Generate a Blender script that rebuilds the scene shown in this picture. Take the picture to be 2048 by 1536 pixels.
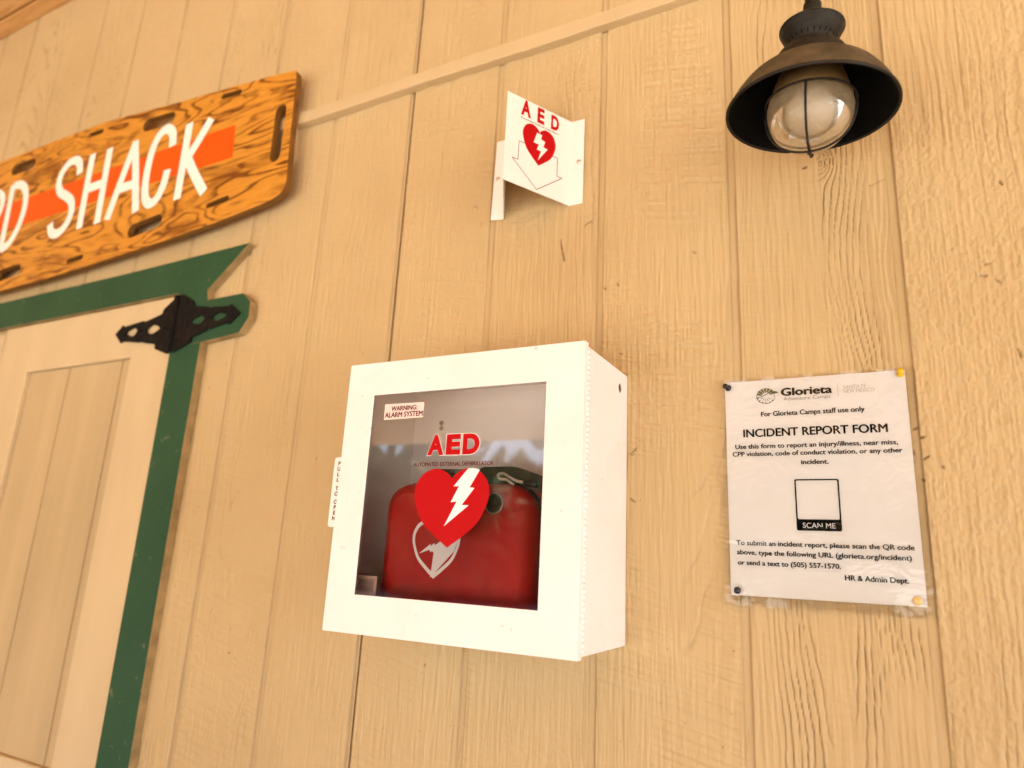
import bpy, bmesh, math, random
import numpy as np
from mathutils import Vector, Matrix

for o in list(bpy.data.objects):
    bpy.data.objects.remove(o)
S = bpy.context.scene
COL = S.collection
Z0 = 1.82                      # height of the wall coordinates' zero above the ground

# ------------------------------------------------------------------ camera
RC = ((0.88448932, 0.07181047, 0.46100097), (0.46391390, -0.24045726, -0.85262195), (0.04962384, 0.96799977, -0.24599576))
cd = bpy.data.cameras.new('camera'); cam = bpy.data.objects.new('camera', cd); COL.objects.link(cam)
m4 = Matrix(RC).to_4x4(); m4.translation = Vector((0.77064, -0.94623, -0.25561 + Z0)); cam.matrix_world = m4
cd.sensor_fit = 'HORIZONTAL'; cd.sensor_width = 36; cd.lens = 24.197
cd.clip_start = 0.01; cd.clip_end = 500
cd.dof.use_dof = True; cd.dof.focus_distance = 0.93; cd.dof.aperture_fstop = 3.0
S.camera = cam

# ------------------------------------------------------------------ light
SUN_EL, SUN_AZ = math.radians(55), math.radians(142)      # azimuth clockwise from +Y
w = bpy.data.worlds.new('World'); S.world = w; w.use_nodes = True
nt = w.node_tree
sky = nt.nodes.new('ShaderNodeTexSky'); sky.sky_type = 'NISHITA'; sky.sun_disc = False
sky.sun_elevation = SUN_EL; sky.sun_rotation = SUN_AZ
sky.air_density = 0.7; sky.dust_density = 2.5; sky.ozone_density = 0.0
nt.links.new(sky.outputs[0], nt.nodes['Background'].inputs[0])
nt.nodes['Background'].inputs[1].default_value = 0.12
sd = bpy.data.lights.new('sun', 'SUN'); sd.energy = 4.0; sd.angle = math.radians(0.5); sd.color = (1.0, .975, .94)
sun = bpy.data.objects.new('sun', sd); COL.objects.link(sun)
dirn = Vector((math.sin(SUN_AZ) * math.cos(SUN_EL), math.cos(SUN_AZ) * math.cos(SUN_EL), math.sin(SUN_EL)))
sun.rotation_euler = dirn.to_track_quat('Z', 'Y').to_euler(); sun.location = (0, -6, 8)
S.view_settings.view_transform = 'Standard'; S.view_settings.look = 'None'
S.view_settings.exposure = 2.80; S.view_settings.gamma = 1.0
S.render.engine = 'CYCLES'
S.cycles.max_bounces = 14; S.cycles.diffuse_bounces = 8; S.cycles.transparent_max_bounces = 16
S.cycles.use_denoising = True

# ------------------------------------------------------------------ helpers
def mat(name, color=(.5, .5, .5), rough=.6, metal=0.0, spec=.5):
    m = bpy.data.materials.new(name); m.use_nodes = True
    b = m.node_tree.nodes['Principled BSDF']
    b.inputs['Base Color'].default_value = (*color, 1); b.inputs['Roughness'].default_value = rough
    b.inputs['Metallic'].default_value = metal; b.inputs['Specular IOR Level'].default_value = spec
    return m
class N:                                  # small node-writing helper
    def __init__(s, m): s.t = m.node_tree; s.n = s.t.nodes; s.l = s.t.links; s.b = s.n.get('Principled BSDF')
    def add(s, kind, **kw):
        n = s.n.new(kind)
        for k, v in kw.items():
            if k in n.bl_rna.properties: setattr(n, k, v)
            else: s.put(n, k.replace('_', ' '), v)
        return n
    def put(s, n, k, v):
        i = n.inputs[int(k)] if k.isdigit() else n.inputs[k]
        if isinstance(v, bpy.types.NodeSocket): s.l.new(v, i)
        else: i.default_value = (*v, 1) if (isinstance(v, tuple) and len(v) == 3 and i.type == 'RGBA') else v
    def coord(s, scale=(1, 1, 1), loc=(0, 0, 0)):
        tc = s.n.new('ShaderNodeTexCoord'); mp = s.n.new('ShaderNodeMapping')
        mp.inputs['Scale'].default_value = scale; mp.inputs['Location'].default_value = loc
        s.l.new(tc.outputs['Object'], mp.inputs[0]); return mp.outputs[0]
    def noise(s, scale, vec, detail=4, rough=.55, dist=0.0):
        n = s.add('ShaderNodeTexNoise', Scale=scale, Detail=float(detail), Roughness=rough, Distortion=dist)
        s.l.new(vec, n.inputs['Vector']); return n.outputs[0]
    def ramp(s, fac, stops):
        r = s.n.new('ShaderNodeValToRGB'); e = r.color_ramp.elements
        while len(e) < len(stops): e.new(.5)
        for q, (p, c) in zip(e, stops):
            q.position = p; q.color = (*c, 1) if isinstance(c, tuple) else (c, c, c, 1)
        s.l.new(fac, r.inputs[0]); return r.outputs[0]
    def mix(s, fac, a, b, mode='MIX'):
        n = s.n.new('ShaderNodeMix'); n.data_type = 'RGBA'; n.blend_type = mode
        for k, v in ((0, fac), (6, a), (7, b)):
            if isinstance(v, bpy.types.NodeSocket): s.l.new(v, n.inputs[k])
            else: n.inputs[k].default_value = (*v, 1) if isinstance(v, tuple) else v
        return n.outputs[2]
    def math(s, op, a, b=0.0):
        n = s.n.new('ShaderNodeMath'); n.operation = op
        for k, v in ((0, a), (1, b)):
            if isinstance(v, bpy.types.NodeSocket): s.l.new(v, n.inputs[k])
            else: n.inputs[k].default_value = v
        return n.outputs[0]
    def bump(s, h, strength, dist):
        n = s.add('ShaderNodeBump', Strength=strength, Distance=dist); s.l.new(h, n.inputs['Height'])
        s.l.new(n.outputs[0], s.b.inputs['Normal']); return n
    def base(s, c): s.l.new(c, s.b.inputs['Base Color'])
    def rough(s, c): s.l.new(c, s.b.inputs['Roughness'])

def W(p): return Vector((p[0], p[1], p[2] + Z0))
def thing(name, label, cat, loc, group=None):
    o = bpy.data.objects.new(name, None); COL.objects.link(o); o.empty_display_size = .05
    o.location = W(loc); tag(o, label, cat, group); return o
def tag(o, label, cat, group=None):
    o['label'] = label; o['category'] = cat; o['kind'] = 'thing'
    if group: o['group'] = group
    return o
def base_of(o):
    v = Vector((0, 0, 0))
    while o: v += o.location; o = o.parent
    return v
def obj(name, verts, faces, mats, parent=None, smooth=False, origin=None, midx=None):
    """verts in wall coordinates -> ONE mesh object"""
    off = base_of(parent) if parent else (W(origin) if origin else Vector((0, 0, 0)))
    me = bpy.data.meshes.new(name)
    me.from_pydata([W(v) - off for v in verts], [], faces)
    for m in (mats if isinstance(mats, (list, tuple)) else [mats]): me.materials.append(m)
    if midx: me.polygons.foreach_set('material_index', midx)
    if smooth: me.polygons.foreach_set('use_smooth', [True] * len(me.polygons))
    me.update()
    o = bpy.data.objects.new(name, me); COL.objects.link(o)
    if parent: o.parent = parent
    elif origin: o.location = off
    return o
def join(*parts):
    V, F = [], []
    for v, f in parts:
        n = len(V); V += list(v); F += [tuple(i + n for i in q) for q in f]
    return V, F
def box(x0, x1, y0, y1, z0, z1):
    v = [(x, y, z) for x in (x0, x1) for y in (y0, y1) for z in (z0, z1)]
    return v, [(0, 1, 3, 2), (4, 6, 7, 5), (0, 4, 5, 1), (2, 3, 7, 6), (0, 2, 6, 4), (1, 5, 7, 3)]
def bevel(o, width, seg=2, angle=40):
    bm = bmesh.new(); bm.from_mesh(o.data); bmesh.ops.recalc_face_normals(bm, faces=bm.faces)
    ed = [e for e in bm.edges if len(e.link_faces) == 2 and e.calc_face_angle(0) > math.radians(angle)]
    bmesh.ops.bevel(bm, geom=ed, offset=width, segments=seg, profile=.6, affect='EDGES', clamp_overlap=True)
    bm.to_mesh(o.data); bm.free(); o.data.update(); return o
def curve_mesh(c):
    o = bpy.data.objects.new('temporary', c); COL.objects.link(o)
    dg = bpy.context.evaluated_depsgraph_get(); dg.update()
    me = o.evaluated_get(dg).to_mesh()
    v = [tuple(q.co) for q in me.vertices]; f = [tuple(p.vertices) for p in me.polygons]
    o.evaluated_get(dg).to_mesh_clear(); bpy.data.objects.remove(o); bpy.data.curves.remove(c)
    return v, f
def plate(loops, front, thick, bev=0.0, place=None):
    """outline loops (holes included) in wall (x,z) -> a slab whose front face stands at y=front"""
    c = bpy.data.curves.new('temporary', 'CURVE'); c.dimensions = '2D'; c.fill_mode = 'BOTH' if thick > 0 else 'FRONT'
    c.extrude = max(0, thick / 2 - bev); c.bevel_depth = bev; c.bevel_resolution = 1; c.offset = -bev
    for lp in loops:
        sp = c.splines.new('POLY'); sp.points.add(len(lp) - 1); sp.use_cyclic_u = True
        for p, (a, b) in zip(sp.points, lp): p.co = (a, b, 0, 1)
    v, f = curve_mesh(c)
    pl = place or (lambda a, b, d: (a, -d, b))
    return [pl(a, b, -front + d - thick / 2) for a, b, d in v], f
def flat(loops, place):
    c = bpy.data.curves.new('temporary', 'CURVE'); c.dimensions = '2D'; c.fill_mode = 'BOTH'
    for lp in loops:
        sp = c.splines.new('POLY'); sp.points.add(len(lp) - 1); sp.use_cyclic_u = True
        for p, (a, b) in zip(sp.points, lp): p.co = (a, b, 0, 1)
    v, f = curve_mesh(c)
    return [place(a, b) for a, b, _ in v], f
_cap = {}
def text(s, x0, x1, z, cap, place, bold=0.0, align='FIT', shear=0.0, heavy=0.0):
    """lettering fitted between x0 and x1 on baseline z, capitals `cap` high"""
    def raw(t):
        c = bpy.data.curves.new('temporary', 'FONT'); c.body = t; c.size = 1; c.offset = bold; c.resolution_u = 5; c.shear = shear
        return curve_mesh(c)
    if bold not in _cap:
        v, _ = raw('H'); _cap[bold] = (min(q[1] for q in v), max(q[1] for q in v))
    b0, b1 = _cap[bold]; v, f = raw(s)
    a0, a1 = min(q[0] for q in v), max(q[0] for q in v)
    ky = cap / (b1 - b0); kx = (x1 - x0) / (a1 - a0)
    kb = 0.0
    if heavy: kb = heavy * cap; x0 += kb; x1 -= kb; kx = (x1 - x0) / (a1 - a0)
    if align == 'MID': xm = (x0 + x1) / 2; kx = ky; x0 = xm - ky * (a1 - a0) / 2
    if not heavy: return [place(x0 + (a - a0) * kx, z + (b - b0) * ky) for a, b, _ in v], f
    out = []
    for i, (sx, sz) in enumerate(((-1, 0), (1, 0), (0, .6), (0, -.6))):       # thickened strokes: shifted copies, each a hair in front
        cp = []
        for a, b, _ in v:
            p = place(x0 + (a - a0) * kx + sx * kb, z + (b - b0) * ky + sz * kb); cp.append((p[0], p[1] - .00004 * i, p[2]))
        out.append((cp, f))
    return join(*out)
def onwall(y): return lambda a, b: (a, y, b)
def lathe(prof, c, axis=(0, 0, 1), seg=48, cap=False):
    ax = Vector(axis).normalized(); a = ax.orthogonal().normalized(); b = ax.cross(a)
    V, F = [], []; n = len(prof); c = Vector(c)
    for r, h in prof:
        for k in range(seg):
            t = 2 * math.pi * k / seg; V.append(tuple(c + ax * h + (a * math.cos(t) + b * math.sin(t)) * r))
    for i in range(n - 1):
        for k in range(seg):
            k2 = (k + 1) % seg; F.append((i * seg + k, i * seg + k2, (i + 1) * seg + k2, (i + 1) * seg + k))
    if cap: F.append(tuple(range(seg))[::-1]); F.append(tuple((n - 1) * seg + k for k in range(seg)))
    return V, F
def tube(pts, r, seg=10, cyclic=False, wob=0.0):
    P = [Vector(p) for p in pts]; n = len(P); V, F = [], []; prev = None
    for i, p in enumerate(P):
        t = (P[(i + 1) % n] - P[i - 1]) if cyclic else (P[min(i + 1, n - 1)] - P[max(i - 1, 0)]); t.normalize()
        if prev is None: a = t.orthogonal().normalized()
        else: a = (prev - t * prev.dot(t)).normalized()
        prev = a; b = t.cross(a)
        rr = r * (1 + wob * math.sin(i * 2.2)) if not hasattr(r, '__len__') else r[i]
        for k in range(seg):
            q = 2 * math.pi * k / seg; V.append(tuple(p + (a * math.cos(q) + b * math.sin(q)) * rr))
    for i in range(n if cyclic else n - 1):
        j = (i + 1) % n
        for k in range(seg):
            k2 = (k + 1) % seg; F.append((i * seg + k, i * seg + k2, j * seg + k2, j * seg + k))
    if not cyclic: F.append(tuple(range(seg))[::-1]); F.append(tuple((n - 1) * seg + k for k in range(seg)))
    return V, F
def catmull(pts, k=8, closed=False):
    P = [np.array(p, float) for p in pts]; out = []; n = len(P)
    for i in range(n if closed else n - 1):
        p0 = P[i - 1] if (closed or i > 0) else P[i]; p1 = P[i]; p2 = P[(i + 1) % n]
        p3 = P[(i + 2) % n] if (closed or i + 2 < n) else p2
        for j in range(k):
            t = j / k
            out.append(tuple(.5 * (2 * p1 + (p2 - p0) * t + (2 * p0 - 5 * p1 + 4 * p2 - p3) * t * t + (3 * p1 - p0 - 3 * p2 + p3) * t ** 3)))
    if not closed: out.append(tuple(P[-1]))
    return out
def rrect(x0, x1, z0, z1, r, k=6):
    out = []
    rr = r if hasattr(r, '__len__') else (r,) * 4       # corner radii: lower right, upper right, upper left, lower left
    for (cx, cz, a0), q in zip(((x1, z0, -90), (x1, z1, 0), (x0, z1, 90), (x0, z0, 180)), rr):
        sx = -1 if cx == x1 else 1; sz = 1 if cz == z0 else -1
        for j in range(k + 1):
            t = math.radians(a0 + 90 * j / k); out.append((cx + sx * q + q * math.cos(t), cz + sz * q + q * math.sin(t)))
    return out
def disc(cx, cz, r, k=28): return [(cx + r * math.cos(2 * math.pi * j / k), cz + r * math.sin(2 * math.pi * j / k)) for j in range(k)]
HALF = [(0, .865), (.13, .94), (.42, 1.0), (.76, .945), (.95, .815), (1.0, .69), (.95, .545), (.74, .32), (.36, .14), (0, 0)]
def heart(cx, tip, top, hw, grow=0.0, grow2=0.0):
    r = catmull(HALF, 6)
    R_ = [(cx + (hw + grow) * a, tip - grow2 + (top - tip + grow + grow2) * b) for a, b in r]
    L_ = [(2 * cx - a, b) for a, b in R_[1:-1]][::-1]
    return R_ + L_
def stroke(pts, wd):
    """a brush stroke as a polygon"""
    P = [np.array(p, float) for p in pts]; L, Rr = [], []; n = len(P)
    for i, p in enumerate(P):
        t = P[min(i + 1, n - 1)] - P[max(i - 1, 0)]; t /= np.linalg.norm(t); q = np.array((-t[1], t[0])) * wd / 2
        L.append(tuple(p + q)); Rr.append(tuple(p - q))
    return L + Rr[::-1]
def ribbon(pts, wd, place):
    P = stroke(pts, wd); n = len(pts); V = [place(*p) for p in P]
    return V, [(i, i + 1, 2 * n - 2 - i, 2 * n - 1 - i) for i in range(n - 1)]

# ------------------------------------------------------------------ materials
def paint_mat(name, color, rough=.55, var=.12, scale=6, bumpd=.0004, bscale=140, stretch=(1, 1, 1)):
    m = mat(name, color, rough, 0, .25); n = N(m)
    v = n.coord(stretch); f = n.noise(scale, v, 5)
    d = tuple(c * (1 - var * 1.6) for c in color); l = tuple(min(1, c * (1 + var)) for c in color)
    n.base(n.ramp(f, [(.3, d), (.7, l)])); n.bump(n.noise(bscale, v, 5, .6), .6, bumpd); return m
TAN = (.58, .44, .25)
def wall_mat():
    m = mat('painted_siding', TAN, .5, spec=.25); n = N(m)
    v = n.coord(); a = n.add('ShaderNodeAttribute', attribute_name='dirt_shade').outputs['Fac']
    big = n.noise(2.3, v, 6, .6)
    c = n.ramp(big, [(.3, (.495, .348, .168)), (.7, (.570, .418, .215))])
    c = n.mix(n.math('MULTIPLY', a, .85), c, (.14, .075, .028))  # real specks and nicks, plus shade painted into cracks and grooves
    n.base(c)
    v2 = n.coord((1, 1, .35)); n.bump(n.noise(420, v2, 4, .6), .5, .0005)
    n.rough(n.ramp(n.noise(60, v, 3), [(.3, .42), (.7, .6)])); return m
M_WALL = wall_mat()
M_TRIM = paint_mat('trim_paint', (.58, .43, .235), .5, .06, 9, .0005, 90, (.3, 1, 1))
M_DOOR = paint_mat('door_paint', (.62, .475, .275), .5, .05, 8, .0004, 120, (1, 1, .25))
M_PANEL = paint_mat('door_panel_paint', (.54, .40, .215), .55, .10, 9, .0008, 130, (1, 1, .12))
M_RAW = paint_mat('bare_wood_edge', (.36, .21, .08), .7, .2, 30, .0006, 200)
def green_mat():
    m = mat('green_paint', (.035, .085, .04), .5, 0, .2); n = N(m); v = n.coord()
    c = n.ramp(n.noise(5, v, 4), [(.3, (.016, .064, .029)), (.7, (.025, .083, .037))])
    chip = n.ramp(n.noise(38, v, 6, .7, .5), [(.635, 0.0), (.67, 1.0)])
    n.base(n.mix(n.math('MULTIPLY', chip, .45), c, (.30, .25, .15))); n.bump(n.noise(120, v, 5), .5, .0005); return m
M_GREEN = green_mat()
def white_mat():
    m = mat('white_powder_coat', (.84, .82, .79), .42); n = N(m); v = n.coord()
    sp = n.ramp(n.noise(95, v, 2, .5), [(.735, 0.0), (.765, 1.0)])
    sm = n.ramp(n.noise(7, v, 6, .65, .4), [(.35, (.80, .775, .735)), (.62, (.85, .83, .80))])
    n.base(n.mix(n.math('MULTIPLY', sp, .40), sm, (.40, .36, .30))); n.bump(n.noise(900, v, 2), .25, .0002); return m
M_WHITE = white_mat()
M_INNER = mat('white_interior', (.92, .88, .84), .5)
M_SIGN = paint_mat('sign_plastic', (.83, .80, .74), .35, .02, 10, .0001, 300)
M_RED = mat('red_print', (.46, .002, .004), .5, 0, .12)
M_DKRED = mat('dark_red_print', (.13, .004, .007), .6, 0, .1)
M_WPRINT = mat('white_print', (.90, .87, .85), .5)
M_BLACK = mat('black_print', (.004, .0035, .003), .8, 0, .05)
M_GREYP = mat('grey_print', (.30, .25, .20), .55)
M_LTGREY = mat('light_grey_print', (.50, .44, .37), .55)
M_OLIVE = mat('olive_print', (.13, .14, .02), .55)
M_PAPER = paint_mat('paper', (.88, .85, .82), .6, .015, 14, .0001, 400)
def glass_mat(name, tint, k, rough=.0, dust=0.0, dustcol=(.5, .4, .25), wrinkle=None, haze=0.0):
    m = bpy.data.materials.new(name); m.use_nodes = True; t = m.node_tree
    t.nodes.remove(t.nodes['Principled BSDF']); n = N(m); out = t.nodes['Material Output']
    tr = n.add('ShaderNodeBsdfTransparent', Color=tint); gl = n.add('ShaderNodeBsdfGlossy', Roughness=rough)
    fr = n.add('ShaderNodeFresnel', IOR=1.5); mx = n.add('ShaderNodeMixShader')
    if wrinkle:
        v = n.coord((1, 1, 1)); bp = n.add('ShaderNodeBump', Strength=wrinkle[0], Distance=wrinkle[1])
        n.l.new(n.noise(wrinkle[2], v, 3, .5, 1.5), bp.inputs['Height'])
        n.l.new(bp.outputs[0], gl.inputs['Normal']); n.l.new(bp.outputs[0], fr.inputs['Normal'])
    n.l.new(n.math('MINIMUM', n.math('MULTIPLY', fr.outputs[0], k), 1.0), mx.inputs[0])
    n.l.new(tr.outputs[0], mx.inputs[1]); n.l.new(gl.outputs[0], mx.inputs[2]); last = mx.outputs[0]
    if dust:
        df = n.add('ShaderNodeBsdfDiffuse', Color=dustcol); tl = n.add('ShaderNodeBsdfTranslucent', Color=dustcol)
        ad = n.add('ShaderNodeMixShader'); ad.inputs[0].default_value = .5
        n.l.new(df.outputs[0], ad.inputs[1]); n.l.new(tl.outputs[0], ad.inputs[2])
        m2 = n.add('ShaderNodeMixShader'); v = n.coord()
        f = n.ramp(n.noise(55, v, 7, .72, .6), [(.34, dust * .35 + haze), (.58, dust * .8 + haze), (.72, min(1, dust * 1.7 + haze))])
        n.l.new(f, m2.inputs[0]); n.l.new(last, m2.inputs[1]); n.l.new(ad.outputs[0], m2.inputs[2]); last = m2.outputs[0]
    n.l.new(last, out.inputs[0]); return m
M_PANE = glass_mat('window_acrylic', (.98, .96, .945), 2.7)
M_GLOBE = glass_mat('dusty_lamp_glass', (.95, .92, .86), 1.0, .06, .30, (.56, .43, .26), haze=.30)
M_SLEEVE = glass_mat('laminate', (.99, .985, .98), 1.3, .07, wrinkle=(.8, .0024, 24))
def bronze(name, c0, c1, rough=.5, metal=.5):
    m = mat(name, c0, rough, metal, .2); n = N(m); v = n.coord()
    n.base(n.mix(n.ramp(n.noise(26, v, 6, .65), [(.35, 0.0), (.7, 1.0)]), c0, c1))
    n.rough(n.ramp(n.noise(70, v, 4), [(.3, rough - .1), (.7, rough + .15)])); n.bump(n.noise(260, v, 4), .35, .0003); return m
M_BRONZE = bronze('dark_bronze', (.018, .016, .013), (.042, .036, .027), .52)
M_DUSTY = bronze('dusty_bronze', (.065, .048, .026), (.15, .108, .058), .6, .2)
M_INSIDE = mat('black_shade_lining', (.003, .0025, .002), .8, 0, .1)
M_IRON = bronze('black_hinge_iron', (.004, .003, .0025), (.012, .007, .004), .8, 0)
M_BRASS = bronze('tan_lamp_neck', (.30, .17, .055), (.40, .24, .09), .5, .1)
M_BULB = mat('frosted_bulb', (.88, .84, .76), .35)
M_STEEL = mat('steel', (.62, .56, .46), .3, .9)
M_ORANGE = paint_mat('orange_paint', (.70, .088, .002), .45, .04, 12, .0003, 120)
M_LETTER = paint_mat('white_sign_paint', (.86, .83, .76), .45, .03, 12, .0004, 90)
def plywood():
    m = mat('varnished_plywood', (.6, .28, .05), .38, 0, .25); n = N(m)
    v = n.coord((.55, 1.0, 2.4)); w1 = n.noise(3.3, v, 3, .5, .4)
    band = n.math('FRACT', n.math('MULTIPLY', w1, 17.0))
    line = n.ramp(band, [(0.0, .15), (.42, .0), (.60, .25), (.80, 1.0), (.94, .9), (1.0, .15)])
    patch = n.ramp(n.noise(7, n.coord((1, 1, 2), (3, 1, 7)), 4, .6), [(.36, .15), (.54, 1.0)])
    fine = n.noise(26, n.coord((1, 1, 9)), 5, .6)
    c = n.ramp(fine, [(.3, (.55, .218, .022)), (.7, (.67, .305, .040))])
    c = n.mix(n.math('MULTIPLY', n.math('MULTIPLY', line, patch), .97), c, (.14, .036, .004))
    sm = n.ramp(n.noise(5.5, n.coord((.6, 1, 2.2), (7, 0, 3)), 5, .62, .9), [(.56, 0.0), (.68, 1.0)])
    c = n.mix(n.math('MULTIPLY', sm, .75), c, (.17, .045, .005))
    n.base(c); n.bump(n.math('ADD', band, fine), .12, .0006); return m
M_PLY = plywood()
M_PLYEDGE = paint_mat('plywood_edge', (.20, .085, .015), .5, .25, 30, .0006, 160, (1, 6, 1))
def ceilwood():
    m = mat('ceiling_wood', (.6, .3, .08), .5); n = N(m)
    v = n.coord((.6, 6, 6)); f = n.noise(9, v, 5, .6, .8)
    n.base(n.ramp(f, [(.3, (.50, .25, .07)), (.52, (.66, .37, .13)), (.75, (.76, .47, .20))])); n.bump(f, .3, .001); return m
M_CEIL = ceilwood()
M_CASE = paint_mat('red_case_fabric', (.48, .014, .008), .42, .15, 9, .0004, 500)
M_HANDLE = mat('olive_strap', (.055, .045, .022), .6)
M_ROPE = paint_mat('cord', (.55, .46, .36), .8, .15, 300, .0005, 500)
M_DARK = mat('dark_rubber', (.010, .009, .006), .5)

# ------------------------------------------------------------------ ground
def sheet(name, x0, x1, y0, y1, z, m):
    o = obj(name, [(x0, y0, z), (x1, y0, z), (x1, y1, z), (x0, y1, z)], [(0, 1, 2, 3)], m); o['kind'] = 'structure'; return o
M_DIRT = paint_mat('sandy_ground', (.44, .41, .36), .9, .15, 2.5, .004, 30)
M_SLAB = paint_mat('concrete', (.32, .30, .27), .8, .08, 5, .001, 60)
sheet('ground', -300, 300, -300, 300, -Z0, M_DIRT)
o = obj('porch_floor', *box(-9, 9, -3.2, .0, -Z0 - .1, -Z0 + .12), M_SLAB); o['kind'] = 'structure'

# ------------------------------------------------------------------ siding wall (relief carved as geometry)
P = .2032
def hsh(i, j, s):
    h = (i.astype(np.int64) * 374761393 + j.astype(np.int64) * 668265263 + s * 974634777) & 0xFFFFFFFF
    h = ((h ^ (h >> 13)) * 1274126177) & 0xFFFFFFFF
    return ((h ^ (h >> 16)) & 0xFFFF).astype(np.float32) / 65535.
def vn(x, y, s):
    i = np.floor(x); j = np.floor(y); a = (x - i).astype(np.float32); b = (y - j).astype(np.float32)
    a = a * a * (3 - 2 * a); b = b * b * (3 - 2 * b)
    return (hsh(i, j, s) * (1 - a) + hsh(i + 1, j, s) * a) * (1 - b) + (hsh(i, j + 1, s) * (1 - a) + hsh(i + 1, j + 1, s) * a) * b
def sst(a, b, x): t = np.clip((x - a) / (b - a), 0, 1); return t * t * (3 - 2 * t)
rg = random.Random(11)
PL = {k: dict(xc=rg.uniform(.03, .17), zc=rg.uniform(-.6, .9), c=rg.uniform(.05, .12), f=rg.uniform(75, 120), peel=rg.uniform(.1, .8), rip=rg.uniform(.1, .7), ring=rg.uniform(.4, 1)) for k in range(-14, 14)}
PL[-1].update(ring=.4, peel=.4); PL[0].update(xc=.12, zc=.3, c=.09, f=85, ring=.45, peel=.4, rip=.6)
PL[1].update(xc=.10, zc=.22, c=.08, f=80, ring=.55, peel=.4, rip=.7)
PL[2].update(xc=.125, zc=.33, c=.13, f=95, ring=.65, peel=.4, rip=1.0)
PL[3].update(xc=.105, zc=.26, c=.045, f=140, ring=1.3, peel=.25, rip=.15)
PL[4].update(xc=.16, zc=.05, c=.055, f=95, ring=.75, peel=1.5, rip=.1)
KNOT = [(.912, .137, .030), (.461, -.095, .012), (.462, -.167, .010), (.437, .164, .007), (.73, .30, .012), (.165, .35, .008), (-.06, .45, .02), (.26, -.52, .018)]
NICK = [(.336, .256, .344, .217, 1), (.389, .279, .378, .273, .8), (.435, .164, .438, .161, 1), (.414, .160, .417, .158, .8), (.552, .198, .556, .195, .6), (.440, .051, .444, .050, .8),
        (.165, .354, .170, .350, .7), (.180, .319, .181, .312, .6), (.461, -.099, .466, -.094, .8), (.457, -.101, .463, -.103, .7), (.458, -.165, .466, -.170, .8), (.788, .252, .806, .258, .4),
        (.813, -.080, .817, -.078, 1), (.819, -.091, .823, -.090, 1), (.810, -.106, .811, -.11, .8), (.821, -.116, .826, -.113, 1), (.838, -.126, .839, -.127, 1), (.817, -.140, .818, -.143, 1),
        (.898, .106, .904, .1045, .8), (.912, .099, .917, .094, .6), (.904, .1195, .909, .120, .7), (.707, .298, .712, .299, 1), (.930, .226, .932, .222, .9), (.925, .01, .927, .0, .9), (.934, -.01, .935, -.012, 1),
        (.95, .13, .951, .132, 1), (.955, .075, .956, .077, 1)]
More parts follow.
